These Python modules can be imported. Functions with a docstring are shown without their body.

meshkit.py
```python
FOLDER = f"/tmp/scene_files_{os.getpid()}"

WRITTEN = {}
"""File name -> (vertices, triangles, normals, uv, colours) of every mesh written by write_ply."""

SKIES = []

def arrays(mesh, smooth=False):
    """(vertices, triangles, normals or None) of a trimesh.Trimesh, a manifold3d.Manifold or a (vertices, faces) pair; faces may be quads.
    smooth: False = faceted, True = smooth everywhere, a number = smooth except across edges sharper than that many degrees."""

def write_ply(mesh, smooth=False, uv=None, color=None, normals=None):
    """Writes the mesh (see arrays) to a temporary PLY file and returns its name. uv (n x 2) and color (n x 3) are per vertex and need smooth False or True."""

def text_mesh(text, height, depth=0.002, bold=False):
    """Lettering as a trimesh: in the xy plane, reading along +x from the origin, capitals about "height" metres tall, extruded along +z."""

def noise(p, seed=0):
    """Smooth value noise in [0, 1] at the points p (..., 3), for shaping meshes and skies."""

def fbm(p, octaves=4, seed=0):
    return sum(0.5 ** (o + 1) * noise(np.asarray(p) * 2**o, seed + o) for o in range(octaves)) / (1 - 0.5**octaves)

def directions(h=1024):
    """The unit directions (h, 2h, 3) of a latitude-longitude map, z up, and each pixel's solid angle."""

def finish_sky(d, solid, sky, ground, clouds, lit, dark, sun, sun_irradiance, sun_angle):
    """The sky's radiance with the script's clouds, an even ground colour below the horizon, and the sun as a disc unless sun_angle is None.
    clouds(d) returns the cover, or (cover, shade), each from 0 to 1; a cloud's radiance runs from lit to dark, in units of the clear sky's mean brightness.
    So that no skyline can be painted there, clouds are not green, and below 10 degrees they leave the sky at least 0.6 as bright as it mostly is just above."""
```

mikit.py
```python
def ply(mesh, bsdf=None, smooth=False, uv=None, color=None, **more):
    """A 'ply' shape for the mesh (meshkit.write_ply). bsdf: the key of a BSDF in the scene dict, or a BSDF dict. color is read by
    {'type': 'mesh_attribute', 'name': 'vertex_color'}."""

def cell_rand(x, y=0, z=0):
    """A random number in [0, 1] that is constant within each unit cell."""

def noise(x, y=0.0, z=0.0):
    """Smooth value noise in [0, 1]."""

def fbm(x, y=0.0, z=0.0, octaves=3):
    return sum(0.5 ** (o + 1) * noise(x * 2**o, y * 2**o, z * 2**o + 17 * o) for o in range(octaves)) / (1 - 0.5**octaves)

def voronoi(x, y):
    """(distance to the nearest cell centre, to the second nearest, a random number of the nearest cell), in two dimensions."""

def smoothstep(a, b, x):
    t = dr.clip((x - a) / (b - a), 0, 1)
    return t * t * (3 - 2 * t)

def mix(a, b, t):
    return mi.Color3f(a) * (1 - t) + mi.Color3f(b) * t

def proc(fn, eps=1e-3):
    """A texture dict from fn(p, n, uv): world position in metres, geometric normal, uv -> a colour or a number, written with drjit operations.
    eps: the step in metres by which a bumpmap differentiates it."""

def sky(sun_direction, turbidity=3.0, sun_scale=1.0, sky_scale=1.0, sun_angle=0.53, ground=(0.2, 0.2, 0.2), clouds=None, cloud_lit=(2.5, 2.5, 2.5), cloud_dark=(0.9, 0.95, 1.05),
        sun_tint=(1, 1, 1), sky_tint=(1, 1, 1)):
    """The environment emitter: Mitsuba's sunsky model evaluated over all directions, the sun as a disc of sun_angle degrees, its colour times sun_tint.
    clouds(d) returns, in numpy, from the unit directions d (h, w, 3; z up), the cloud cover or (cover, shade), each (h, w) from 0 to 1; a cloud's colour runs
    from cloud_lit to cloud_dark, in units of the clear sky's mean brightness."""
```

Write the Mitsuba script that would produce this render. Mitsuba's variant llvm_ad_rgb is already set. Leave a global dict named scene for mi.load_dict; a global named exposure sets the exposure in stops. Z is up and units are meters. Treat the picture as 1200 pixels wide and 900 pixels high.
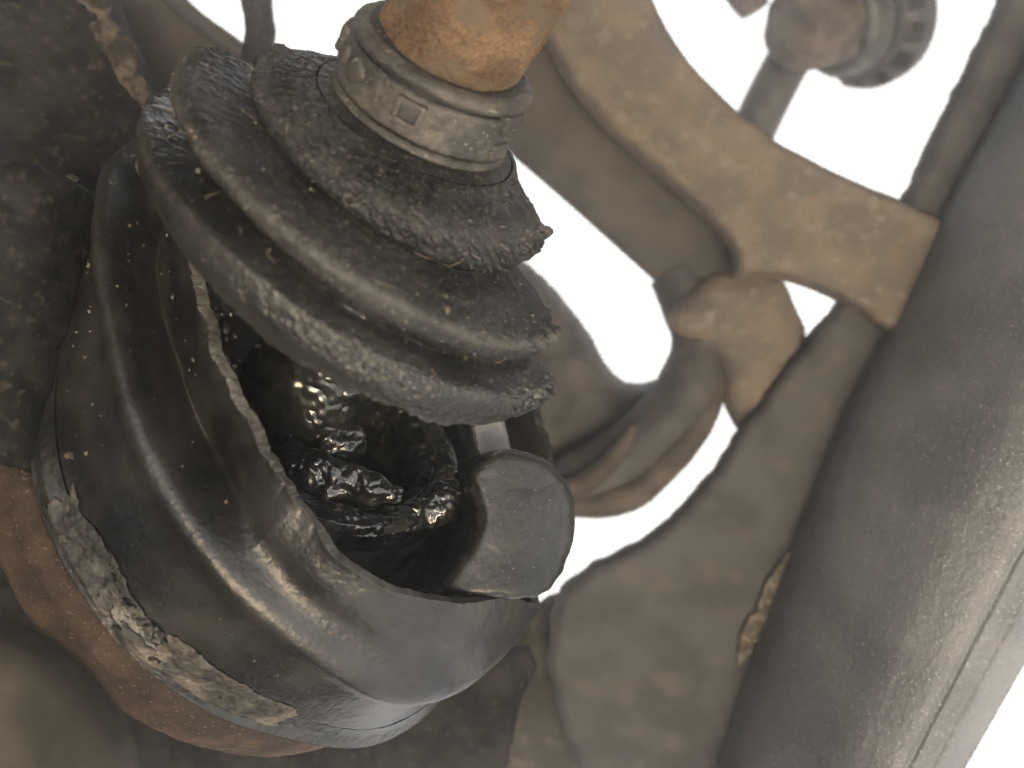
import math, numpy as np, trimesh, shapely, shapely.geometry as sg
import mitsuba as mi, drjit as dr, mikit, meshkit
from scipy.spatial import Delaunay
from scipy.interpolate import PchipInterpolator
from scipy.ndimage import gaussian_filter1d
from scipy.optimize import least_squares
from mikit import noise, fbm, smoothstep, mix, voronoi

# ------------------------------------------------------------------ camera, sky, exposure
# The "rig": x right, y up, z towards the viewer, in rig units of K metres; the camera sits at z = F.
K = 0.16 / 1200.0
F = 600.0 / math.tan(math.radians(25.0))
UP = np.array([0.25, 0.85, 0.45]); UP /= np.linalg.norm(UP)      # the world's up, seen in the rig: the camera looks slightly down into the wheel well
SUN = np.array([0.14, -0.33, 1.0])                                  # towards the bright part of the sky, in the rig
_x = np.array([1.0, 0, 0]) - UP[0] * UP; _x /= np.linalg.norm(_x)
ROT = np.stack([_x, np.cross(UP, _x), UP])                           # rig -> world
LIFT = np.array([0, 0, 0.45])


def wv(v):
    return (np.asarray(v, float) @ ROT.T) * K + LIFT


def wdir(v):
    return ROT @ np.asarray(v, float)


scene, labels = {}, {}
T = mi.ScalarTransform4f
FOCUS = 95.0
scene['haze_air'] = {'type': 'homogeneous', 'albedo': .95, 'sigma_t': .46, 'phase': {'type': 'hg', 'g': .93}}
_m = np.eye(4); _m[:3, :3] = ROT * K
_m[:3, :3] = _m[:3, :3] @ np.diag([1640.0, 1640.0, 1700.0]); _m[:3, 3] = wv([0, 0, 800])
scene['haze'] = {'type': 'cube', 'to_world': T(_m.tolist()), 'bsdf': {'type': 'null'}, 'interior': {'type': 'ref', 'id': 'haze_air'}}
labels['haze'] = {'label': 'pale dusty air glowing around the bright gaps', 'category': 'haze', 'kind': 'stuff'}
scene['camera'] = {
    'medium': {'type': 'ref', 'id': 'haze_air'},
    'type': 'thinlens', 'fov': 50.0, 'fov_axis': 'x', 'near_clip': 0.004, 'far_clip': 50.0,
    'aperture_radius': 0.0012, 'focus_distance': (F - FOCUS) * K,
    'to_world': T().look_at(origin=wv([0, 0, F]).tolist(), target=wv([0, 0, 0]).tolist(), up=wdir([0, 1, 0]).tolist())}
scene['sky'] = mikit.sky(wdir(SUN).tolist(), turbidity=3, sun_scale=0.3, sun_angle=26, sun_tint=(.78, .97, 1.58), clouds=lambda d: 1.0, cloud_lit=(2.2, 2.2, 2.2), ground=(0.58, 0.58, 0.585))
exposure = 4.2

# ------------------------------------------------------------------ helpers


def P(px, py, z=0.0):
    """A point seen at photograph pixel (px, py) at height z of the rig."""
    px, py, z = np.broadcast_arrays(np.asarray(px, float), np.asarray(py, float), np.asarray(z, float))
    s = (F - z) / F
    return np.stack([(px - 600) * s, (450 - py) * s, z], -1)


def numbered(key):
    if key not in scene and key not in labels:
        return key
    n = 1
    while f'{key}_{n:03d}' in scene or f'{key}_{n:03d}' in labels:
        n += 1
    return f'{key}_{n:03d}'


def tri(v, f):
    return trimesh.Trimesh(np.asarray(v, float), np.asarray(f, int), process=False)


def quads(n, m, wrap=False, off=0):
    i, j = np.meshgrid(np.arange(n - 1), np.arange(m if wrap else m - 1), indexing='ij')
    j2 = (j + 1) % m
    q = np.stack([i * m + j, i * m + j2, (i + 1) * m + j2, (i + 1) * m + j], -1).reshape(-1, 4) + off
    return np.vstack([q[:, [0, 1, 2]], q[:, [0, 2, 3]]])


def vnormals(v, f):
    n = np.zeros_like(v)
    fn = np.cross(v[f[:, 1]] - v[f[:, 0]], v[f[:, 2]] - v[f[:, 0]])
    for k in range(3):
        np.add.at(n, f[:, k], fn)
    return n / np.maximum(np.linalg.norm(n, axis=1, keepdims=True), 1e-9)


def orient(m):
    v, f = np.asarray(m.vertices), np.asarray(m.faces)
    vol = np.einsum('ij,ij->i', v[f[:, 0]], np.cross(v[f[:, 1]], v[f[:, 2]])).sum()
    return tri(v, f if vol > 0 else f[:, ::-1])


def solid(outer, inner, rows, cols, full):
    """A closed body from an outer and an inner sheet of rows x cols points."""
    f = quads(rows, cols, full)
    N = rows * cols
    i = np.arange(cols if full else cols - 1); j = (i + 1) % cols; L = (rows - 1) * cols
    faces = [f, f[:, ::-1] + N, np.stack([j, i, i + N], 1), np.stack([j, i + N, j + N], 1),
             np.stack([L + i, L + j, L + j + N], 1), np.stack([L + i, L + j + N, L + i + N], 1)]
    if not full:
        r = np.arange(rows - 1) * cols
        a, b = r, r + cols
        faces += [np.stack([a, b, b + N], 1), np.stack([a, b + N, a + N], 1)]
        a, b = r + cols - 1, r + 2 * cols - 1
        faces += [np.stack([b, a, a + N], 1), np.stack([b, a + N, b + N], 1)]
    return orient(tri(np.vstack([outer, inner]), np.vstack(faces)))


def put(name, mesh, bsdf, parent=None, smooth=35, uv=None, label=None, cat=None, group=None, kind=None):
    """One shape entry from a rig mesh."""
    key = numbered(f'{parent}__{name}' if parent else name)
    m = tri(wv(mesh.vertices), mesh.faces)
    scene[key] = mikit.ply(m, bsdf, smooth=True if uv is not None else smooth, **({'uv': uv} if uv is not None else {}))
    d = {k: v for k, v in (('label', label), ('category', cat), ('group', group), ('kind', kind)) if v}
    if d:
        labels[key] = d
    return key


def thing(name, label, cat, group=None):
    key = numbered(name)
    labels[key] = {'label': label, 'category': cat}
    if group:
        labels[key]['group'] = group
    return key


def rough(v, n, amp, wave, octaves=4, seed=0, bias=0.5):
    return v + n * ((meshkit.fbm(v / wave + 200.0, octaves, seed) - bias) * 2 * amp)[:, None]


def chaikin(p, n=2):
    p = np.asarray(p, float)
    for _ in range(n):
        q = np.roll(p, -1, 0)
        p = np.stack([p * .75 + q * .25, p * .25 + q * .75], 1).reshape(-1, 2)
    return p


def slab(outline, z, th=60.0, R=20.0, step=8.0, amp=0.0, wave=30.0, curve=1, seed=1, edge=0.0, bulge=None):
    """A plate or casting with rounded edges: outline in photograph pixels, z its front height (number or function)."""
    pts = chaikin(outline, curve) if curve else np.asarray(outline, float)
    poly = sg.Polygon(pts).buffer(0)
    r = poly.exterior
    b = np.array([r.interpolate(t).coords[0] for t in np.linspace(0, r.length, max(8, int(r.length / step)), endpoint=False)])
    if edge:
        b = b + (np.stack([meshkit.fbm(np.c_[b / 14.0, b[:, :1] * 0], 3, seed + s) for s in (5, 9)], -1) - .5) * 2 * edge
        poly = sg.Polygon(b).buffer(0)
    x0, y0, x1, y1 = poly.bounds
    g = np.stack(np.meshgrid(np.arange(x0, x1, step), np.arange(y0, y1, step * .87)), -1)
    g[1::2, :, 0] += step / 2
    g = g.reshape(-1, 2)
    gp = shapely.points(g)
    g = g[shapely.contains(poly, gp)]
    g = g[shapely.distance(shapely.points(g), poly.boundary) > step * .45]
    p = np.vstack([b, g]); nb = len(b)
    t = Delaunay(p).simplices
    c = p[t].mean(1)
    t = t[shapely.contains(poly, shapely.points(c))]
    a, bb = p[t[:, 1]] - p[t[:, 0]], p[t[:, 2]] - p[t[:, 0]]
    t = np.where((a[:, 0] * bb[:, 1] - a[:, 1] * bb[:, 0] > 0)[:, None], t[:, [0, 2, 1]], t)   # y is down in the photograph
    d = np.minimum(shapely.distance(shapely.points(p), poly.boundary), R)
    d[:nb] = 0
    fall = R - np.sqrt(np.maximum(R * R - (R - d) ** 2, 0))
    zz = (z(p[:, 0], p[:, 1]) if callable(z) else np.full(len(p), float(z)))
    if bulge is not None:
        zz = zz + bulge(p[:, 0], p[:, 1])
    front = P(p[:, 0], p[:, 1], zz)
    back = front - [0, 0, th]
    front[:, 2] -= fall; back[:, 2] += np.minimum(fall, th / 2 - 1)
    if amp:
        front = rough(front, vnormals(front, t), amp, wave, 4, seed)
    n = len(p)
    x, y = b[:, 0], b[:, 1]
    i = np.arange(nb); j = (i + 1) % nb
    if (x * np.roll(y, -1) - y * np.roll(x, -1)).sum() < 0:
        i, j = j, i
    f = [t, t[:, ::-1] + n, np.stack([i, j, j + n], 1), np.stack([i, j + n, i + n], 1)]
    m = tri(np.vstack([front, back]), np.vstack(f))
    m = orient(m)
    return m


def sweep(path, sides=48, samples=120, amp=0.0, wave=30.0, seed=3, squash=1.0, octaves=4):
    """A bent bar: path rows (px, py, z, radius)."""
    path = np.asarray(path, float)
    c = P(path[:, 0], path[:, 1], path[:, 2])
    s = np.r_[0, np.cumsum(np.linalg.norm(np.diff(c, axis=0), axis=1))]
    u = np.linspace(0, s[-1], samples)
    C, r = PchipInterpolator(s, c)(u), PchipInterpolator(s, path[:, 3])(u)
    t = np.gradient(C, axis=0); t /= np.linalg.norm(t, axis=1, keepdims=True)
    side = np.cross(t, [0, 0, 1.0]); side /= np.linalg.norm(side, axis=1, keepdims=True)
    up = np.cross(side, t)
    a = np.arange(sides) * 2 * np.pi / sides
    rad = r[:, None, None]
    v = C[:, None] + rad * (np.cos(a)[None, :, None] * side[:, None] + squash * np.sin(a)[None, :, None] * up[:, None])
    v = np.concatenate([np.broadcast_to(C[:1, None], (1, sides, 3)), v, np.broadcast_to(C[-1:, None], (1, sides, 3))]).reshape(-1, 3)
    f = quads(samples + 2, sides, True)
    m = tri(v, f)
    if amp:
        v = rough(v, -vnormals(v, f), -amp, wave, octaves, seed)
        m = tri(v, f)
    m = orient(m)
    return m


def lathe(profile, origin, axis, sides=96, amp=0.0, wave=20.0, seed=4, flats=0, arc=None):
    """A turned body: profile rows (along the axis, radius), in rig units."""
    pr = np.asarray(profile, float)
    ax = np.asarray(axis, float) / np.linalg.norm(axis)
    e1 = np.cross(ax, [0, 1.0, 0]); e1 /= np.linalg.norm(e1); e2 = np.cross(ax, e1)
    a = np.arange(sides) * 2 * np.pi / sides
    rr = np.ones(sides)
    if flats:
        rr = np.cos(np.pi / flats) / np.cos((a % (2 * np.pi / flats)) - np.pi / flats)
        rr = np.minimum(rr, 0.93)
    v = np.asarray(origin, float) + pr[:, None, :1] * ax + pr[:, None, 1:] * (rr[None, :, None] * (np.cos(a)[:, None] * e1 + np.sin(a)[:, None] * e2)[None])
    v = v.reshape(-1, 3)
    f = quads(len(pr), sides, True)
    if amp:
        v = rough(v, -vnormals(v, f), -amp, wave, 4, seed)
    m = tri(v, f)
    m = orient(m)
    return m


def dense(profile, n=60):
    pr = np.asarray(profile, float)
    s = np.r_[0, np.cumsum(np.linalg.norm(np.diff(pr, axis=0), axis=1))]
    u = np.linspace(0, s[-1], n)
    return np.c_[np.interp(u, s, pr[:, 0]), np.interp(u, s, pr[:, 1])]


# ------------------------------------------------------------------ materials


def q(p):
    return p.x / K, p.y / K, p.z / K


def mat(name, c1, c2, wave=40.0, lo=.35, hi=.65, c3=None, wave3=6.0, lo3=.66, hi3=.74, spec=.5, r=(.45, .7), bump=0.0, bwave=8.0, octaves=3, metallic=0.0, coat=0.0, grain=0.0, gwave=2.5, bump_fn=None, eps=.4, wear=None, fibre=0.0):
    """Two colours in cloudy patches, flecks of a third, fine relief in rig units."""
    def color(p, n, uv):
        x, y, z = q(p)
        t = smoothstep(lo, hi, fbm(x / wave, y / wave, z / wave, 3))
        c = mix(c1, c2, t)
        if grain:
            c = c * (1 - grain / 2 + grain * noise(x / gwave, y / gwave, z / gwave))
        if c3 is not None:
            c = mix(c, c3, smoothstep(lo3, hi3, fbm(x / wave3 + 31, y / wave3, z / wave3, 2)))
        if wear is not None:        # worn and dusty along the crests: uv.y holds the station along the boot
            t, w = uv.y / 40, mi.Float(0)
            for k, s in wear[1]:
                w += dr.exp(-dr.square((t - k) / s))
            c = mix(c, wear[0], w * (.4 + .6 * smoothstep(.3, .7, fbm(x / 12, y / 12, z / 12, 3))))
        return c

    b = {'type': 'principled', 'base_color': mikit.proc(color), 'roughness': (r[0] + r[1]) / 2, 'specular': spec, 'metallic': metallic}
    if coat:
        b |= {'clearcoat': coat, 'clearcoat_gloss': .85}
    if bump:
        def height(p, n, uv):
            x, y, z = q(p)
            if bump_fn is not None:
                return bump_fn(x, y, z)
            h = fbm(x / bwave, y / bwave, z / bwave, octaves)
            return h + fibre * noise(uv.x / 2.2, uv.y / 26, x / 40) if fibre else h
        b = {'type': 'bumpmap', 'arbitrary': mikit.proc(height, eps=eps * K), 'scale': bump * K, 'bsdf': b}
    scene[name] = {'type': 'twosided', 'bsdf': b}
    return name


def crackle(x, y, z):
    a = voronoi(x / 13 + z / 19, y / 13 + z / 23)
    b = smoothstep(.02, .16, a[1] - a[0])
    return b * .5 + fbm(x / 4, y / 4, z / 4, 3) * .4


RUBBER = mat('rubber', (.011, .011, .0105), (.022, .0215, .020), 60, c3=(.10, .092, .078), wave3=2.4, lo3=.76, hi3=.86, spec=.36, r=(.34, .42), bump=.6, bwave=6, grain=.4, fibre=.45, wear=((.036, .034, .031), [(14.2, .4)]))
DUSTY = mat('dusty_rubber', (.011, .0108, .0105), (.029, .0275, .0255), 90, .35, .7, c3=(.16, .14, .11), wave3=2.4, lo3=.74, hi3=.84, spec=.25, r=(.5, .6), bump=1.3, bwave=4.5, grain=.8, wear=((.058, .055, .049), [(9.9, .5)]))
CRACKED = mat('cracked_rubber', (.010, .0098, .0095), (.027, .0258, .024), 80, .35, .7, c3=(.16, .14, .11), wave3=2.4, lo3=.74, hi3=.84, spec=.25, r=(.42, .52), bump=4, grain=.7, bump_fn=crackle, wear=((.042, .040, .037), [(4.4, .6)]))
SATIN = mat('satin_rubber', (.007, .007, .0068), (.014, .0135, .0125), 70, c3=(.026, .024, .021), wave3=40, lo3=.35, hi3=.95, spec=.48, r=(.33, .41), bump=.7, bwave=4.5, grain=1.0, gwave=1.7, fibre=.28, wear=((.10, .095, .085), [(17.0, .07)]))
WET = mat('oily_rubber', (.010, .010, .010), (.020, .020, .018), 40, c3=(.04, .036, .03), wave3=4, r=(.2, .4), bump=3, bwave=12)
def crinkle(x, y, z):
    a = noise(x / 22, y / 22, z / 22) + .55 * noise(x / 9 + 7, y / 9, z / 9)
    return dr.abs(a - .78) + .35 * noise(x / 40, y / 40, z / 40)


GREASE = mat('grease_black', (.005, .0052, .005), (.012, .012, .011), 25, spec=.6, r=(.16, .24), bump=4.5, bump_fn=crinkle, coat=.8)
TEAL = mat('wet_teal_dark', (.004, .018, .019), (.008, .028, .029), 40, r=(.3, .5), bump=2, bwave=24)
RUST = mat('rust_orange', (.075, .046, .027), (.135, .085, .047), 38, .3, .7, c3=(.085, .066, .045), wave3=30, lo3=.5, hi3=.8, r=(.8, .95), bump=3.4, bwave=5, grain=.8, spec=.2)
RUSTB = mat('rust_brown', (.022, .016, .012), (.044, .029, .020), 40, .3, .7, c3=(.11, .075, .05), wave3=3, lo3=.74, hi3=.8, r=(.7, .9), bump=1.6, bwave=6, grain=.4, spec=.25)
CLAMP = mat('clamp_metal', (.034, .031, .027), (.066, .059, .050), 30, c3=(.15, .13, .10), wave3=4, lo3=.75, hi3=.8, r=(.5, .75), bump=1.6, bwave=5, grain=.5, metallic=.15)
BANDM = mat('dirty_band', (.026, .023, .019), (.090, .079, .062), 26, .4, .75, c3=(.014, .013, .012), wave3=14, lo3=.64, hi3=.78, r=(.4, .7), bump=2.6, bwave=6, grain=.5, metallic=.3)
ARM = mat('arm_rusty_grey', (.076, .066, .056), (.108, .086, .065), 46, .3, .72, c3=(.12, .107, .09), wave3=18, lo3=.55, hi3=.9, r=(.7, .9), bump=3, bwave=9, grain=.4, spec=.25)
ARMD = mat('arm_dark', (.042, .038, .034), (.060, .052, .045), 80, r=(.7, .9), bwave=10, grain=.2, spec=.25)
RAIL = mat('rail_coating', (.072, .071, .070), (.10, .098, .095), 120, c3=(.30, .28, .26), wave3=2.2, lo3=.72, hi3=.80, r=(.45, .65), bump=1.6, bwave=3.5, grain=.35)
GREYP = mat('grey_steel', (.038, .037, .036), (.054, .051, .049), 80, c3=(.062, .055, .049), wave3=40, lo3=.5, hi3=.85, r=(.7, .9), bwave=9, grain=.15, spec=.25)
MOTT = mat('mottled_casting', (.030, .028, .025), (.055, .048, .040), 50, .35, .75, c3=(.07, .06, .048), wave3=22, lo3=.62, hi3=.8, r=(.7, .9), bump=2.5, bwave=14, grain=.4, spec=.25)
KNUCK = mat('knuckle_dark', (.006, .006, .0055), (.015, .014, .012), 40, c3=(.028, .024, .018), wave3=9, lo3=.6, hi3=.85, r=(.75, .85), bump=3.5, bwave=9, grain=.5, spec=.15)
CRUST = mat('rust_crust', (.024, .020, .016), (.072, .060, .047), 16, r=(.8, .95), bump=3, bwave=6, grain=.6, spec=.2)
PLATE = mat('brown_plate', (.045, .036, .029), (.066, .053, .042), 90, r=(.7, .9), bwave=12, grain=.15, spec=.25)
BUSH = mat('bushing_rubber', (.018, .017, .016), (.040, .034, .029), 60, .4, .75, r=(.6, .8), bwave=14, grain=.3)
BUSHR = mat('bushing_rust', (.036, .030, .024), (.060, .049, .038), 40, r=(.7, .9), bwave=10, grain=.3, spec=.25)
BOLT = mat('bolt_brown', (.046, .038, .032), (.078, .064, .052), 35, r=(.6, .85), bwave=9, grain=.3, spec=.3)
CAPM = mat('cap_grey', (.026, .025, .024), (.044, .041, .038), 60, r=(.6, .8), bwave=9, grain=.2)
CAPD = mat('cap_dark', (.03, .029, .028), (.045, .043, .04), 40, r=(.5, .7), bwave=9)
SHEEN = mat('pale_steel', (.16, .15, .14), (.22, .205, .19), 30, r=(.3, .5), bwave=9, metallic=.3)
STEEL = mat('oily_steel', (.045, .044, .042), (.085, .082, .078), 24, spec=.6, r=(.24, .32), metallic=.5, bump=1.2, bwave=8)
DIRT = mat('dirt', (.07, .058, .043), (.16, .135, .10), 8, r=(.8, .95), bump=2, bwave=4, grain=.6, spec=.2)
NEAR = mat('near_casting', (.022, .019, .015), (.042, .036, .028), 60, r=(.8, .95), bwave=14, grain=.4, spec=.2)

# ------------------------------------------------------------------ the boot: rings swept along its bent axis
#        cx   cy   a    theta tau
KEYS = np.array([
    [524, 60, 104, 27, 20],     # 0 top of the neck
    [506, 100, 102, 27, 21],    # 1
    [490, 138, 104, 28, 22],    # 2 foot of the neck
    [483, 147, 148, 29, 23],    # 3 upper cone of the first fold
    [477, 160, 181, 29, 24],    # 4 shoulder
    [470, 174, 197, 30, 24],    # 5 crest
    [461, 190, 198, 31, 23],    # 6
    [452, 203, 182, 33, 22],    # 7 first valley
    [444, 212, 228, 34, 20],    # 8
    [437, 224, 262, 35, 19],    # 9
    [430, 236, 272, 35, 19],    # 10 crest of the second fold
    [424, 248, 269, 35, 20],    # 11
    [418, 260, 250, 35, 21],    # 12 second valley
    [413, 271, 272, 34, 20],    # 13
    [410, 283, 288, 34, 20],    # 14 crest of the third fold
    [408, 296, 289, 34, 23],    # 15
    [406, 308, 280, 34, 26.5],  # 16 torn lower edge
    [432, 415, 250, 49, 41],    # 17 torn lip of the large fold
    [402, 443, 300, 51, 41],    # 18
    [372, 470, 335, 54, 41.5],  # 19 ridge of the large fold
    [357, 487, 340, 55.5, 42],  # 20
    [338, 509, 339, 57, 42],    # 21
    [318, 536, 338, 58, 42],    # 22 clamp seat
    [306, 552, 341, 59.5, 42],  # 23
    [298, 560, 346, 60, 42],    # 24 foot
], float)


def frames(keys):
    """Centre and axes of each ring; heights follow from the axis' tilt, the large crest at z = 0."""
    c, th, ta = keys[:, :2], np.radians(keys[:, 3]), np.radians(keys[:, 4])
    m = np.stack([np.sin(th), np.cos(th)], 1)
    z = np.zeros(len(keys))
    for i in range(1, len(keys)):
        d = (c[i] - c[i - 1]) * [1, -1]
        mm = (m[i] + m[i - 1]) / 2
        z[i] = z[i - 1] + math.tan((ta[i] + ta[i - 1]) / 2) * float(d @ mm)
    return z


KZ = frames(KEYS)
KZ -= KZ[19]


def fit(key, z):
    """The circle in space at height z whose picture is the ellipse of the key (centre, half width, turn, tilt)."""
    cx, cy, a, th, ta = key
    t0 = math.radians(th); b = a * math.sin(math.radians(ta))
    ph = np.linspace(0, 2 * np.pi, 24, endpoint=False)

    def res(k):
        th_, ta_ = k[3], k[4]
        e1 = np.array([math.cos(th_), -math.sin(th_), 0]); m = np.array([math.sin(th_), math.cos(th_), 0])
        e2 = -math.sin(ta_) * m + math.cos(ta_) * np.array([0, 0, 1.0])
        p = P(k[0], k[1], z) + k[2] * (np.cos(ph)[:, None] * e1 + np.sin(ph)[:, None] * e2)
        s_ = F / (F - p[:, 2])
        x, y = p[:, 0] * s_ + 600 - cx, 450 - p[:, 1] * s_ - cy
        u, w = (x * math.cos(t0) + y * math.sin(t0)) / a, (-x * math.sin(t0) + y * math.cos(t0)) / b
        return np.hypot(u, w) - 1
    return least_squares(res, [cx, cy, a * (F - z) / F, t0, math.radians(ta)]).x


FIT = np.array([fit(k, z) for k, z in zip(KEYS, KZ)])
KC = P(FIT[:, 0], FIT[:, 1], KZ)
KA = FIT[:, 2]
_t = np.arange(len(KEYS), dtype=float)
iC, iA, iTH, iTA = (PchipInterpolator(_t, y) for y in (KC, KA, FIT[:, 3], FIT[:, 4]))


def ring_axes(t):
    th, ta = iTH(t), iTA(t)
    o = np.zeros_like(th)
    e1 = np.stack([np.cos(th), -np.sin(th), o], -1)
    m = np.stack([np.sin(th), np.cos(th), o], -1)
    zc = np.array([0, 0, 1.0])
    n = np.cos(ta)[..., None] * m + np.sin(ta)[..., None] * zc
    e2 = -np.sin(ta)[..., None] * m + np.cos(ta)[..., None] * zc
    return e1, e2, n


OVAL = [(17, [-60, -30, 0, 41, 57, 68, 80, 99, 123, 145, 158, 175, 190, 250], [1.1, 1.2, 1.27, 1.26, 1.20, 1.08, 1.0, .96, .98, 1.09, 1.21, 1.34, 1.38, 1.1]),
        (19, [-60, -16, 4, 29, 52, 81, 114, 143, 156, 200, 250], [1.02, 1.02, 1.05, 1.10, 1.01, .93, .895, 1.0, 1.06, 1.05, 1.02]),
        (24, [-60, 0, 18, 40, 64, 77, 97, 137, 180, 250], [1, 1, 1, .975, 1.01, 1.03, 1.035, .945, .97, 1])]


def oval(t, phi):
    """How far the large fold is out of round: a factor on the radius at station t and angle phi."""
    t, d = np.broadcast_arrays(np.asarray(t, float), (np.degrees(phi) + 90) % 360 - 90)
    c = []
    for _, a, r in OVAL:
        aa = np.r_[np.array(a[-3:]) - 360, a, np.array(a[:3]) + 360]; rr = np.r_[r[-3:], r, r[:3]]
        c.append(PchipInterpolator(aa, rr)(d))
    m = np.where(t < 19, c[0] + (c[1] - c[0]) * np.clip((t - 17) / 2, 0, 1), c[1] + (c[2] - c[1]) * np.clip((t - 19) / 4, 0, 1))
    return np.where(t < 16.5, 1.0, m)


def ring_point(t, phi, dr_=0.0, dn=0.0):
    e1, e2, n = ring_axes(t)
    r = (iA(t) * oval(t, phi) + dr_)[..., None]
    return iC(t) + r * (np.cos(phi)[..., None] * e1 + np.sin(phi)[..., None] * e2) + np.asarray(dn)[..., None] * n if np.ndim(dn) else iC(t) + r * (np.cos(phi)[..., None] * e1 + np.sin(phi)[..., None] * e2)


def crest_weight(t):
    w = 0
    for c, s in ((5, .8), (9.6, .8), (14.3, .8)):
        w = w + np.exp(-((t - c) / s) ** 2)
    return w


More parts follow.
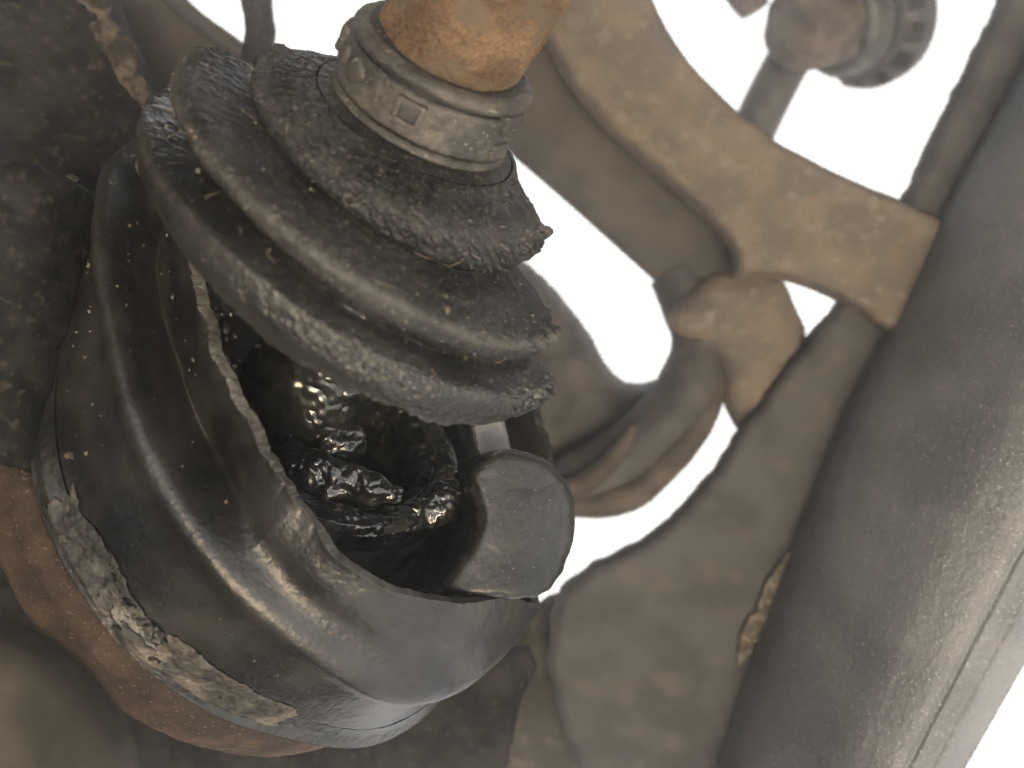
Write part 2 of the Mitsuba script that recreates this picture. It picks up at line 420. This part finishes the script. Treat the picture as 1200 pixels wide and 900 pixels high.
def boot_part(t0, t1, rows, cols=1000, th=9.0, amp=2.0, wave=9.0, wob=4.0, phi0=0.0, phi1=360.0, edge0=None, edge1=None, seed=11, crust=3.0):
    """Outer and inner skin between two stations, torn edges closed. edge0/edge1: functions of phi (degrees) that move the ends."""
    full = phi1 - phi0 >= 359.9
    deg = np.linspace(phi0, phi1, cols, endpoint=not full)
    e0 = edge0(deg) if edge0 else np.full(cols, float(t0))
    e1 = edge1(deg) if edge1 else np.full(cols, float(t1))
    u = np.linspace(0, 1, rows)[:, None]
    t = e0[None] * (1 - u) + e1[None] * u
    phi = np.radians(np.broadcast_to(deg, t.shape))
    cs = np.stack([np.cos(phi), np.sin(phi), t * .35], -1)
    drr = (meshkit.fbm(cs * 1.7 + 40, 3, seed) - .5) * 2 * wob
    left = np.clip(.5 - .75 * np.cos(phi) - .25 * np.sin(phi), 0, 1)
    drr = drr - left * (80 * np.exp(-((t - 7) / .8) ** 2) + 75 * np.exp(-((t - 12) / .75) ** 2))
    if 16.5 < t0 < 18:
        drr = drr + 17 * np.exp(-((t - 19.0) / .6) ** 2)
    if t0 < 16:
        k = np.clip((-np.sin(phi) + .06) / .36, 0, 1); k = k * k * (3 - 2 * k)
        drr = drr - k * np.maximum(iA(t) - 112, 0) * .8
    v = ring_point(t, phi, drr).reshape(-1, 3)
    f = quads(rows, cols, full)
    n = vnormals(v, f)
    if t0 < 18:
        v = gaussian_filter1d(v.reshape(rows, cols, 3), 7 if t0 > 16.5 else 5 if t0 > 2.7 else 1, axis=0, mode='nearest').reshape(-1, 3)
        n = vnormals(v, f)
    if 16.5 < t0 < 18:      # the gully behind the torn lip
        dg = np.degrees(phi) % 360
        gul = np.clip((dg - 70) / 26, 0, 1) * np.clip((215 - dg) / 25, 0, 1) * 84 * np.exp(-((t - 17.98) / .42) ** 2)
        gul = gul + np.clip((dg - 15) / 30, 0, 1) * np.clip((96 - dg) / 26, 0, 1) * 16 * np.exp(-((t - 18.2) / .5) ** 2)
        sgn = 1 if (n * (v - iC(t.ravel()))).sum() > 0 else -1
        v = v - sgn * n * gul.reshape(-1, 1)
        n = vnormals(v, f)
    if 16.5 < t0 < 18:      # the ragged, uneven torn lip
        lw = np.exp(-((t.ravel() - e0[None].repeat(rows, 0).ravel()) / .22) ** 2)
        cl = np.stack([np.cos(phi.ravel()), np.sin(phi.ravel()), phi.ravel() * 0], -1)
        v = v + lw[:, None] * (v - iC(t.ravel())) * ((.08 * (meshkit.fbm(cl * 9 + 5, 4, 77) - .5) + .022 * (meshkit.fbm(cl * 40 + 5, 3, 78) - .5)) * (.35 + .65 * np.clip((np.degrees(phi.ravel()) - 60) / 25, 0, 1)))[:, None]
        n = vnormals(v, f)
    rad = v - iC(t.ravel())
    if (n * rad).sum() < 0:
        n, f = -n, f[:, ::-1]
    w = crest_weight(t.ravel())
    big = meshkit.fbm(v / wave + 90, 4, seed + 3) - .5
    fine = meshkit.fbm(v / 3.2 + 50, 2, seed + 5) - .5
    patch = np.clip(meshkit.fbm(v / 70 + 10, 3, seed + 9) * 2.6 - .8, 0, 1)
    end = np.clip((np.abs(np.cos(phi.ravel())) - .90) / .08, 0, 1) if t0 < 16 else 0     # ragged right-hand ends of the pleats
    rag = meshkit.fbm(v / 11 + 70, 4, seed + 21) - .5
    outer = v + n * ((big * 2 * amp) + fine * crust * (w + .25) * patch + rag * 42 * end * np.minimum(w, 1))[:, None]
    tt = np.full((rows, cols), float(th))
    tt[0] *= .8; tt[-1] *= .8
    inner = v - n * tt.reshape(-1, 1)
    m = solid(outer, inner, rows, cols, full)
    arc = np.broadcast_to(np.radians(deg) * 330, t.shape)
    uv = np.stack([arc.ravel(), (t * 40).ravel()], 1)
    return m, np.vstack([uv, uv])


def torn(base, amp, seed, wave=.09):
    """Ragged edge of a tear."""
    def fn(deg):
        b = np.interp(deg % 360, base[0], base[1])
        return b + (meshkit.fbm(np.stack([np.cos(np.radians(deg)) / wave, np.sin(np.radians(deg)) / wave, deg * 0 + seed], -1), 4, seed) - .5) * 2 * amp
    return fn


boot = thing('rubber_boot', 'torn black rubber bellows boot on the rusty shaft, split open between its folds', 'rubber boot')
m, uv = boot_part(0, 2.6, 50, 700, th=17, amp=1.5, wob=2, crust=1.5)
put('neck', m, DUSTY, boot)
m, uv = boot_part(2.6, 7, 150, 1100, amp=2.0, crust=4.5)
put('fold', m, CRACKED, boot, uv=uv, label='cracked uppermost fold with a dull dusty shoulder')
m, uv = boot_part(7, 12, 150, 1200, amp=2.2, crust=6, seed=23, wob=5)
put('fold', m, DUSTY, boot, uv=uv)
m, uv = boot_part(12, 16, 150, 1300, amp=1.6, crust=5, seed=31, wob=5, edge1=torn(([0, 40, 90, 108, 128, 150, 180, 210, 300, 360], [15.9, 16.1, 16.05, 15.95, 15.4, 14.95, 14.7, 14.9, 15.6, 15.9]), .12, 5))
put('fold', m, RUBBER, boot, uv=uv, label='lowest of the upper folds, its lower edge torn free')
lip = torn(([0, 10, 25, 41, 75, 100, 150, 190, 230, 270, 300, 345, 360],
            [18.0, 17.3, 17.1, 17.05, 17.05, 17.0, 17.0, 17.0, 17.4, 18.2, 19, 19, 18.0]), .05, 8, .2)
m, uv = boot_part(17, 22.2, 190, 1400, th=12, amp=1.0, wave=30, crust=.6, wob=3, seed=41, edge0=lip)
put('large_fold', m, SATIN, boot, uv=uv, label='wide shiny lowest fold with a thick torn lip')
m, uv = boot_part(22.2, 24, 40, 1200, th=10, amp=1.2, wave=9, seed=43, wob=2)
put('foot', m, SATIN, boot, uv=uv)

# torn tab that stands up from the right end of the large fold
TABZ = lambda x, y: 118 + 0.16 * (y - 600) - 0.45 * (x - 600) - ((x - 612) / 80) ** 2 * 24
tab = slab([(548, 560), (560, 538), (600, 524), (640, 538), (668, 566), (677, 600), (671, 650), (645, 694), (615, 706), (560, 700), (512, 696), (528, 670), (556, 640), (566, 600)],
           TABZ, th=24, R=11, step=4, amp=1.4, wave=18, curve=2, edge=3.0)
put('torn_tab', tab, RUBBER, boot, label='rounded tab of torn rubber standing up at the right')


def inner_wall():
    """The rubber behind the tab's left edge, curving back into the joint."""
    e = PchipInterpolator(np.linspace(0, 1, 7), [(598, 528), (566, 540), (556, 566), (568, 602), (558, 642), (530, 676), (496, 694)])(np.linspace(0, 1, 90))
    u = np.linspace(0, 1, 40)[None, :, None]
    z0 = TABZ(e[:, 0], e[:, 1])[:, None, None] - 8
    x = e[:, None, :1] + 3 - 46 * np.sin(u * np.pi / 2) * np.linspace(.35, 1, 90)[:, None, None]
    v = P(x[..., 0], np.broadcast_to(e[:, None, 1], x[..., 0].shape), (z0 - 190 * u ** 1.3)[..., 0]).reshape(-1, 3)
    f = quads(90, 40)
    n = vnormals(v, f)
    return solid(rough(v, n, 2, 20, 3, 61), v - n * 9, 90, 40, False)


put('inner_wall', inner_wall(), WET, boot, label='wet inner wall of the boot behind the torn tab')
put('steel_strip', slab([(546, 470), (584, 468), (600, 530), (604, 570), (566, 575)], -60, th=12, R=5, step=4, amp=.6, wave=20), SHEEN, None, label='pale grey steel strip glimpsed between the lowest upper fold and the torn tab', cat='strip')

# ------------------------------------------------------------------ clamp on the neck
clamp = thing('hose_clamp', 'dusty grey hose clamp around the neck of the boot, just below the rusty shaft', 'hose clamp')


def band(t0, t1, dr0, dr1, rows=30, cols=700, phi0=0, phi1=360, amp=.8, wave=9, seed=6, th=6.0, bulge=0.0, worn=0.0):
    full = phi1 - phi0 >= 359.9
    deg = np.linspace(phi0, phi1, cols, endpoint=not full)
    u = np.linspace(0, 1, rows)[:, None]
    x_ = np.stack([deg * .35, deg * 0, deg * 0 + seed], -1)
    e0, e1 = t0 + worn * meshkit.fbm(x_, 4, seed), t1 - worn * meshkit.fbm(x_ + 50, 4, seed + 1)
    t = e0[None] * (1 - u) + e1[None] * u
    phi = np.radians(np.broadcast_to(deg, t.shape))
    if worn:
        phi = phi + np.radians(1.6) * (meshkit.fbm(np.stack([u[:, 0] * 9, u[:, 0] * 0, u[:, 0] * 0 + seed], -1), 3, seed) - .5)[:, None] * 2
    e = np.minimum(np.minimum(u, 1 - u) * rows / 3, 1)
    lift = dr0 * (1 - u) + dr1 * u + bulge * np.sqrt(np.maximum(1 - (2 * u - 1) ** 2, 0)) - 2.5 * (1 - np.sqrt(1 - (1 - e) ** 2))
    v = ring_point(t, phi, np.broadcast_to(lift, t.shape)).reshape(-1, 3)
    f = quads(rows, cols, full)
    n = vnormals(v, f)
    if (n * (v - iC(t.ravel()))).sum() < 0:
        n, f = -n, f[:, ::-1]
    outer = rough(v, n, amp, wave, 3, seed)
    inner = v - n * th
    m = solid(outer, inner, rows, cols, full)
    return m


put('rim', band(0, .42, 0, 2, bulge=9, th=4, amp=1.8, wave=12), CLAMP, clamp)
put('band', band(.5, 1.62, 8, 8, amp=1.8, wave=14), CLAMP, clamp)
put('lower_rim', band(1.66, 1.95, 3, 5, bulge=4, th=4), CLAMP, clamp)


def on_ring(t, deg, lift=0.0):
    """A point on the boot's surface and the axes there: along the ring, along the boot's axis, outwards."""
    t = np.float64(t); ph = math.radians(deg)
    e1, e2, n = ring_axes(t)
    out = math.cos(ph) * e1 + math.sin(ph) * e2
    return iC(t) + (iA(t) * float(oval(t, ph)) + lift) * out, -math.sin(ph) * e1 + math.cos(ph) * e2, n, out


def pad(t, deg, lift, size, r=3.0, round_=False, amp=.6, seed=2):
    """A small raised block or knob lying on a ring."""
    p, a, n, o = on_ring(t, deg, lift)
    if round_:
        b = trimesh.creation.icosphere(4, 1.0)
    else:
        b = trimesh.creation.box((2, 2, 2))
        for _ in range(4):
            b = b.subdivide()
        v = b.vertices; q_ = np.abs(v)
        b.vertices = v / (np.linalg.norm(v, ord=6, axis=1, keepdims=True))
    v = b.vertices * np.asarray(size) / 2
    v = p + v[:, :1] * a + v[:, 1:2] * n + v[:, 2:] * o
    m = tri(v, b.faces)
    m = tri(rough(v, np.asarray(m.vertex_normals), amp, 7, 3, seed), b.faces)
    m = orient(m)
    return m


# the window of the clamp: four raised sides round a sunken tongue
for (dt, dd, sa, sn) in ((-.26, 0, 30, 6), (.26, 0, 30, 6), (0, -7, 6, 26), (0, 7, 6, 26)):
    put('window_side', pad(1.0 + dt, 84 + dd, 10, (sa, sn, 9)), CLAMP, clamp)
put('tongue', pad(1.0, 84, 8, (18, 16, 6)), CAPD, clamp)
put('rivet', pad(.95, 146, 9, (25, 25, 14), round_=True), CLAMP, clamp)
put('rivet', pad(.95, 126, 9, (27, 27, 14), round_=True), CLAMP, clamp)
put('ear', pad(.9, 172, 7, (34, 30, 18), amp=2.5, seed=8), CLAMP, clamp)
put('ear', pad(1.25, 188, 6, (26, 24, 16), amp=2.5, seed=9), CLAMP, clamp)
put('end_tab', pad(.62, 14, 6, (34, 22, 14)), CLAMP, clamp)
put('end_tab', pad(1.35, 16, 6, (30, 18, 12)), CLAMP, clamp)

# ------------------------------------------------------------------ shaft
shaft = thing('axle_shaft', 'orange rusted axle shaft rising out of the clamped neck to the top of the frame', 'axle shaft')
put('bar', sweep([(592, -130, 250, 98), (574, -60, 235, 93), (557, -10, 222, 85), (541, 30, 215, 77), (525, 62, 205, 74), (500, 110, 190, 74)], 160, 200, amp=4, wave=26, seed=7), RUST, shaft)
put('inner_end', sweep([(490, 138, 150, 78), (450, 240, 90, 74), (400, 380, 30, 74), (362, 455, 0, 78), (345, 492, -20, 70), (335, 515, -35, 55)], 200, 240, amp=7, wave=44, seed=17, octaves=3), GREASE, shaft,
    label='inner end of the shaft smeared with wet black grease')

# ------------------------------------------------------------------ joint housing, cage, grease
housing = thing('joint_housing', 'rusty brown joint housing at the lower left, under the large fold of the boot', 'joint housing')


def shell(rows_, cols=700, amp=1.5, wave=16, seed=12):
    """A turned body about the housing's own axis: rows (station on the boot's axis, radius change)."""
    rr = np.asarray(rows_, float)
    s = np.arange(len(rr)); u = np.linspace(0, len(rr) - 1, len(rr) * 14)
    t, d = np.interp(u, s, rr[:, 0]), np.interp(u, s, rr[:, 1])
    base_t, base_a = 22.0, float(iA(22.0))
    e1, e2, n = ring_axes(np.float64(22.0))
    c = iC(22.0)
    a = np.linspace(0, 2 * np.pi, cols, endpoint=False)
    v = c + t[:, None, None] * n + d[:, None, None] * (np.cos(a)[:, None] * e1 + np.sin(a)[:, None] * e2)[None]
    v = v.reshape(-1, 3)
    f = quads(len(u), cols, True)
    nn = vnormals(v, f)
    v = rough(v, nn, amp, wave, 4, seed)
    m = tri(v, f)
    m = orient(m)
    return m


# along the axis from the clamp seat (towards the shaft is positive), radius
put('flange', shell([(-62, 300), (-64, 326), (-68, 342), (-78, 350), (-95, 354), (-130, 352), (-160, 340), (-200, 310), (-240, 250), (-245, 30), (-240, 29), (-100, 29), (-62, 200), (-62, 300)], amp=2), RUSTB, housing)
put('cup', shell([(-60, 300), (40, 312), (46, 308), (46, 262), (40, 258), (-40, 236), (-56, 200), (-58, 20), (-61, 20), (-61, 200), (-60, 300)], amp=1.5), WET, housing)


def cage_at(cx, cy, z, th, ta, rows_, amp, wave, seed, cols=600):
    th, ta = math.radians(th), math.radians(ta)
    e1 = np.array([math.cos(th), -math.sin(th), 0]); m_ = np.array([math.sin(th), math.cos(th), 0]); zc = np.array([0, 0, 1.0])
    n = math.cos(ta) * m_ + math.sin(ta) * zc; e2 = -math.sin(ta) * m_ + math.cos(ta) * zc
    rr = np.asarray(rows_, float)
    s = np.arange(len(rr)); u = np.linspace(0, len(rr) - 1, len(rr) * 16)
    t, d = np.interp(u, s, rr[:, 0]), np.interp(u, s, rr[:, 1])
    a = np.linspace(0, 2 * np.pi, cols, endpoint=False)
    v = (P(cx, cy, z) + t[:, None, None] * n + d[:, None, None] * (np.cos(a)[:, None] * e1 + np.sin(a)[:, None] * e2)[None]).reshape(-1, 3)
    f = quads(len(u), cols, True)
    v = rough(v, vnormals(v, f), amp, wave, 5, seed)
    m = tri(v, f)
    m = orient(m)
    return m


cage = thing('ball_cage', 'greasy black ball cage of the joint, seen through the tear in the boot', 'ball cage')
CX, CY, CZ = 398, 512, 0
put('ring', cage_at(CX, CY, CZ, 25, 30, [(-110, 138), (-60, 146), (-10, 150), (-2, 148), (0, 143), (-4, 116), (-10, 112), (-110, 104), (-110, 138)], 1.2, 16, 13), STEEL, cage)
put('grease_rim', cage_at(CX, CY, CZ, 25, 30, [(-34, 150), (-12, 152), (-1, 148), (3, 138), (0, 120), (-14, 102), (-44, 92), (-44, 140), (-34, 150)], 9, 40, 19, 900), GREASE, cage, label='thick wet grease along the cage rim')
for pth, sd in (([(318, 505, 40, 12), (340, 538, 62, 24), (380, 560, 74, 26), (430, 572, 78, 18), (470, 580, 70, 8)], 71), ([(352, 478, 30, 10), (372, 505, 40, 24), (402, 520, 34, 26), (424, 528, 20, 12)], 72), ([(470, 600, 60, 7), (502, 602, 58, 16), (524, 580, 48, 18), (520, 552, 30, 9)], 73)):
    put('grease_smear', sweep(pth, 70, 150, amp=9, wave=26, seed=sd, squash=.55), GREASE, cage)
put('hollow', cage_at(CX, CY, CZ, 25, 30, [(-80, 112), (-84, 90), (-86, 4), (-90, 4), (-90, 112), (-80, 112)], 3, 40, 21), TEAL, cage)

# ------------------------------------------------------------------ broken clamp on the large end
big = thing('broken_band_clamp', 'broken dirty metal band clamp with a stepped joint under the large fold', 'band clamp')
put('band', band(21.6, 23.5, 5, 3, 30, 400, 44, 71.5, amp=2.2, wave=14, seed=25, worn=.35), BANDM, big, label='pale scraped length of the band')
put('band', band(21.65, 22.5, 7, 6, 20, 120, 72, 80, amp=2, wave=12, seed=26, worn=.35), BANDM, big)
put('band', band(22.5, 23.6, 5, 3, 20, 120, 70, 78, amp=2, wave=12, seed=28, worn=.35), BANDM, big)
put('band', band(21.6, 23.55, 6, 4, 30, 260, 80.4, 99, amp=3, wave=16, seed=27, worn=.35), BANDM, big, label='grey corroded end of the band')

# ------------------------------------------------------------------ suspension arm
arm = thing('suspension_arm', 'curved rusty grey suspension arm crossing the upper right behind the boot', 'suspension arm')
put('face', slab([(628, -70), (626, -10), (645, 55), (700, 132), (780, 203), (842, 258), (868, 296), (862, 322), (900, 318), (950, 330), (1000, 352), (1060, 400), (1180, 420), (1200, 300), (1065, 236), (1005, 212), (960, 190), (918, 168), (880, 140), (838, 103), (800, 60), (770, 10), (740, -70)],
     lambda x, y: -330 - 0.10 * (x - 800), th=70, R=11, step=6, amp=2.6, wave=40, curve=1), ARM, arm)
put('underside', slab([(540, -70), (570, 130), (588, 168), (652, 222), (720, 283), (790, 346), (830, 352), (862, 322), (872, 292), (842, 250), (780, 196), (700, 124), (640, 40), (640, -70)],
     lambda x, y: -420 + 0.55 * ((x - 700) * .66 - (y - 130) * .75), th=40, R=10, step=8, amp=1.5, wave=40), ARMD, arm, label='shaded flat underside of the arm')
put('stub', slab([(778, 380), (800, 345), (850, 308), (920, 312), (938, 350), (958, 396), (930, 470), (880, 520), (850, 470), (852, 436), (835, 405)],
     -410, th=90, R=45, step=6, amp=3, wave=30), ARM, arm)

bar = thing('cross_bar', 'dark grey steel bar running behind the chassis rail from the top right corner', 'bar')
put('bar_face', slab([(1205, -70), (1180, 0), (1120, 120), (1066, 236), (1030, 300), (992, 350), (955, 392), (918, 440), (882, 492), (850, 540), (805, 598), (760, 634), (692, 668), (650, 700), (640, 800), (700, 960), (1000, 960), (1300, 500), (1300, -70)],
     lambda x, y: -390 + 0.02 * (y - 300), th=70, R=14, step=7, amp=1.6, wave=40, edge=4), GREYP, bar)

rail = thing('chassis_rail', 'broad dark speckled chassis rail along the right edge, catching light on its right side', 'chassis rail')


def rail_mesh():
    ys = np.linspace(-160, 1060, 260)
    left = PchipInterpolator([-160, 90, 260, 380, 470, 600, 780, 900, 1060], [1330, 1200, 1108, 1052, 1004, 950, 884, 846, 800])(ys)
    right = np.interp(ys, [-160, 735, 900, 1060], [1720, 1208, 1114, 1024])
    u = np.linspace(0, 1, 150)
    prof = PchipInterpolator([0, .06, .3, .55, .74, .765, .79, .86, .885, .91, 1], [-200, -150, -40, 36, 58, 53, 57, 44, 46, 36, -20])(u)
    X = left[:, None] * (1 - u) + right[:, None] * u
    Y = np.broadcast_to(ys[:, None], X.shape) + 30 * u
    Z = -150 + prof[None] + 0 * X
    v = P(X, Y, Z).reshape(-1, 3)
    f = quads(260, 150)
    n = vnormals(v, f)
    if n[:, 2].mean() < 0:
        n, f = -n, f[:, ::-1]
    v2 = rough(v, n, .5, 60, 4, 5)
    v2 = rough(v2, n, .7, 5, 2, 6)
    back = v - [0, 0, 90]
    N = len(v)
    idx = np.arange(N).reshape(260, 150)
    loop = np.r_[idx[0], idx[1:, -1], idx[-1, -2::-1], idx[-2:0:-1, 0]]
    i, j = loop, np.roll(loop, -1)
    m = tri(np.vstack([v2, back]), np.vstack([f, f[:, ::-1] + N, np.stack([i, j, j + N], 1), np.stack([i, j + N, i + N], 1)]))
    m = orient(m)
    return m


put('body', rail_mesh(), RAIL, rail)
put('rust_scab', slab([(930, 640), (934, 655), (920, 690), (902, 728), (884, 762), (868, 782), (862, 768), (870, 738), (886, 712), (900, 680)], -370, th=40, R=4, step=3, amp=3, wave=9, edge=5), DIRT, rail, label='sandy brown scab of rust at the rail edge')

# ------------------------------------------------------------------ casting at the bottom and below the boot
cast = thing('lower_arm', 'mottled brown grey lower arm between the large fold and the chassis rail', 'lower arm')
put('web', slab([(540, 960), (560, 860), (600, 760), (628, 706), (690, 690), (760, 700), (840, 690), (930, 650), (960, 680), (930, 740), (890, 800), (850, 960)],
     lambda x, y: -475 + 5 * np.sin(np.hypot(x - 560, y - 700) / 20), th=60, R=24, step=6, amp=5, wave=34), MOTT, cast)
under = thing('splash_shield', 'dark brown splash shield behind the joint housing along the bottom edge', 'shield')
put('sheet', slab([(-150, 960), (-150, 420), (20, 400), (120, 700), (260, 800), (420, 840), (520, 800), (560, 760), (640, 760), (600, 850), (590, 960)], -340, th=30, R=8, step=7, amp=5, wave=24), KNUCK, under)

# ------------------------------------------------------------------ bushing in the middle distance
bush = thing('rubber_bushing', 'ridged brown black rubber bushing in the gap between the boot and the arm', 'bushing')
put('core', slab([(540, 290), (606, 292), (650, 332), (690, 382), (718, 434), (744, 452), (790, 440), (800, 480), (700, 580), (640, 580), (560, 520)], -520, th=120, R=60, step=6, amp=7, wave=40), BUSH, bush)
put('ridge', sweep([(792, 318, -500, 46), (808, 352, -496, 48), (824, 400, -490, 50), (806, 460, -480, 54), (762, 512, -476, 54), (706, 552, -480, 52), (640, 580, -490, 48)], 80, 200, amp=4, wave=34), BUSH, bush)
put('rust_rim', sweep([(846, 434, -455, 10), (826, 488, -450, 20), (786, 540, -446, 24), (732, 584, -446, 24), (690, 592, -450, 22), (640, 570, -460, 18)], 60, 160, amp=3, wave=24), BUSHR, bush)
put('ridge', sweep([(742, 500, -425, 8), (716, 540, -420, 15), (680, 568, -420, 17), (640, 580, -430, 16)], 60, 120, amp=3, wave=24), BUSHR, bush)

# ------------------------------------------------------------------ ball joint at the top right
joint = thing('ball_joint', 'blurred ball joint at the upper right with brown bolt head and slotted grey cap', 'ball joint')
JAX = np.array([-.80, -.30, .52])
JO = P(1005, 22, -640)
cap_pr = dense([(-110, 0), (-108, 60), (-90, 96), (-60, 118), (-20, 124), (0, 120), (12, 108), (16, 96), (14, 60), (14, 0)], 70)
capm = lathe(cap_pr, JO, JAX, 160)
import manifold3d as m3


def to_m3(m):
    return m3.Manifold(m3.Mesh(vert_properties=np.asarray(m.vertices, np.float32), tri_verts=np.asarray(m.faces, np.uint32)))


_ax = JAX / np.linalg.norm(JAX); _e1 = np.cross(_ax, [0, 1.0, 0]); _e1 /= np.linalg.norm(_e1); _e2 = np.cross(_ax, _e1)
capm.merge_vertices(); capm.update_faces(capm.nondegenerate_faces()); capm = orient(capm)
cm = to_m3(capm)
for k in range(14):
    a = 2 * math.pi * k / 14
    d = math.cos(a) * _e1 + math.sin(a) * _e2; tdir = np.cross(_ax, d)
    b = trimesh.creation.box((34, 34, 40))
    v = JO + _ax * -4 + d * 112 + b.vertices[:, :1] * tdir + b.vertices[:, 1:2] * _ax + b.vertices[:, 2:] * d
    bb = orient(tri(v, b.faces))
    cm = cm - to_m3(bb)
mm = cm.to_mesh()
capc = tri(mm.vert_properties[:, :3], mm.tri_verts)
put('cap', capc, CAPM, joint, smooth=25)
put('liner', lathe(dense([(-30, 0), (-30, 98), (4, 98), (4, 0)], 30), JO, JAX, 96), CAPD, joint)
put('collar', lathe(dense([(10, 0), (10, 86), (20, 92), (62, 90), (72, 80), (72, 0)], 40), JO, JAX, 96, amp=.8), CAPD, joint)
put('bolt_head', lathe(dense([(60, 0), (60, 72), (68, 78), (150, 78), (170, 70), (181, 52), (186, 20), (186, 0)], 50), JO, JAX, 120, amp=3, wave=40, flats=6), BOLT, joint)
put('nut_lug', sweep([(850, -60, -600, 26), (872, -12, -600, 34), (885, 12, -600, 26)], 48, 60, amp=3), BOLT, joint)
put('stem', sweep([(930, 60, -690, 40), (906, 104, -690, 40), (884, 150, -690, 40), (860, 210, -690, 40)], 48, 60), CAPM, joint)

# ------------------------------------------------------------------ upper left
knuckle = thing('steering_knuckle', 'rough black steering knuckle filling the upper left corner beside the boot', 'steering knuckle')
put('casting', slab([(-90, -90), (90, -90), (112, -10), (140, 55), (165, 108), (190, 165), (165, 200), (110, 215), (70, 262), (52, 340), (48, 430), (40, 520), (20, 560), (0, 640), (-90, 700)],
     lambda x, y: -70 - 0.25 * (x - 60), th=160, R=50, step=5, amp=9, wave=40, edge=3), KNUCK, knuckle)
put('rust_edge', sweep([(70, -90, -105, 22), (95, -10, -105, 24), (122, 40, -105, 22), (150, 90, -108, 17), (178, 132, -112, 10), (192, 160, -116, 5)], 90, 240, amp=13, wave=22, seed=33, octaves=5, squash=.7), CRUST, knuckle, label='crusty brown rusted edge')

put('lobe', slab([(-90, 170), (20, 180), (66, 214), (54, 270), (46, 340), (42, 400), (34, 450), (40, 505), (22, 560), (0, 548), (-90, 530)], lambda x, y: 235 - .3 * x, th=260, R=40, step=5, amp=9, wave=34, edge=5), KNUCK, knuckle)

plate = thing('bracket_plate', 'smooth brown bracket plate behind the boot at the top left', 'plate')
put('sheet', slab([(40, -90), (170, -90), (215, 10), (288, 62), (330, 140), (300, 210), (200, 220), (130, 100)], lambda x, y: -430 + 0.25 * (y - 50), th=24, R=8, step=8, amp=1.5, wave=60), PLATE, plate)
put('rolled_edge', sweep([(130, -100, -420, 15), (178, -30, -420, 15), (232, 24, -420, 14), (280, 60, -420, 14), (320, 110, -420, 14)], 40, 90, amp=1), ARMD, plate)
put('thin_rod', sweep([(303, -80, -330, 24), (301, 0, -330, 23), (305, 40, -330, 22), (300, 75, -330, 23), (300, 130, -330, 23)], 40, 120, amp=4, wave=20), KNUCK, None, label='thin dark lumpy rod hanging down behind the uppermost fold', cat='rod')

# the wheel arch closes over the top and the left; daylight comes in from the front, the right and the far side
arch = thing('wheel_arch_liner', 'black plastic wheel arch liner curving over and beside the boot', 'liner')


def arch_mesh():
    z = np.linspace(-700, 2300, 60)
    a = np.radians(np.linspace(15, 262, 120))
    A, Z = np.meshgrid(a, z)
    r = 1500 + 26 * np.sin(Z / 90)
    o = np.stack([(r + 25) * np.cos(A), (r + 25) * np.sin(A), Z], -1).reshape(-1, 3)
    i = np.stack([r * np.cos(A), r * np.sin(A), Z], -1).reshape(-1, 3)
    return solid(o, i, 60, 120, False)


put('shell', arch_mesh(), CAPD, arch)

lump = thing('near_casting', 'blurred brown casting close to the lens at the lower left corner', 'casting')
put('boss', slab([(-90, 720), (0, 742), (60, 782), (112, 842), (138, 900), (140, 990), (-90, 990)], 560, th=60, R=30, step=6, amp=3, wave=30), NEAR, lump)

# ------------------------------------------------------------------ crumbs of dirt
rng = np.random.default_rng(4)


def crumbs(n, tr, dr_, size, seed):
    parts = []
    base = trimesh.creation.icosphere(1, 1.0)
    r = np.random.default_rng(seed)
    for _ in range(n):
        p, a, nn, o = on_ring(r.uniform(*tr), r.uniform(*dr_), r.uniform(0, 1.5))
        s = size * r.lognormal(0, .5)
        v = base.vertices * (1 + .5 * r.uniform(-1, 1, (len(base.vertices), 1))) * s * r.uniform(.6, 1.4, 3)
        parts.append(tri(p + v, base.faces))
    return trimesh.util.concatenate(parts)


def clod(px, py, z, r, seed):
    b = trimesh.creation.icosphere(3, r)
    v = rough(np.asarray(b.vertices), np.asarray(b.vertex_normals), r * .8, r * 1.1, 3, seed)
    return tri(v * [1, .8, .7] + P(px, py, z), b.faces)


grit_parts = []
for kk in range(420):
    p_, a_, n_, o_ = on_ring(rng.normal(18.0, .22), rng.uniform(105, 182), rng.uniform(-66, -42))
    b_ = trimesh.creation.icosphere(1, 1.0)
    grit_parts.append(tri(p_ + b_.vertices * rng.lognormal(.5, .6) * rng.uniform(.6, 1.5, 3), b_.faces))
put('oily_grit', trimesh.util.concatenate(grit_parts), WET, boot, smooth=False, label='black oily grit caked in the gully behind the torn lip', kind='stuff')
hairs = []
for kk in range(46):
    p_, a_, n_, o_ = on_ring(rng.uniform(3, 15.5), rng.uniform(20, 160), 1.0)
    d_ = rng.normal(size=3); L_ = rng.uniform(8, 22)
    c_ = [p_ + d_ / np.linalg.norm(d_) * L_ * (w - .5) + o_ * (2 * np.sin(w * 3)) for w in np.linspace(0, 1, 6)]
    hairs.append(trimesh.util.concatenate([trimesh.creation.cylinder(radius=.42, segment=[c_[i], c_[i + 1]], sections=5) for i in range(5)]))
put('dirt_crumbs', trimesh.util.concatenate(hairs + [clod(38, 455, 10, 9, 1), clod(52, 462, 12, 11, 2), clod(20, 480, 0, 8, 3), clod(84, 210, -60, 7, 4), clod(30, 500, 0, 6, 5), crumbs(90, (17.4, 21.8), (100, 185), .8, 1), crumbs(130, (3, 15.5), (10, 175), .7, 2), crumbs(30, (18, 21), (30, 95), .6, 3)]), DIRT, None, smooth=False,
    label='scattered crumbs of pale dirt stuck to the black boot', cat='dirt', kind='stuff')
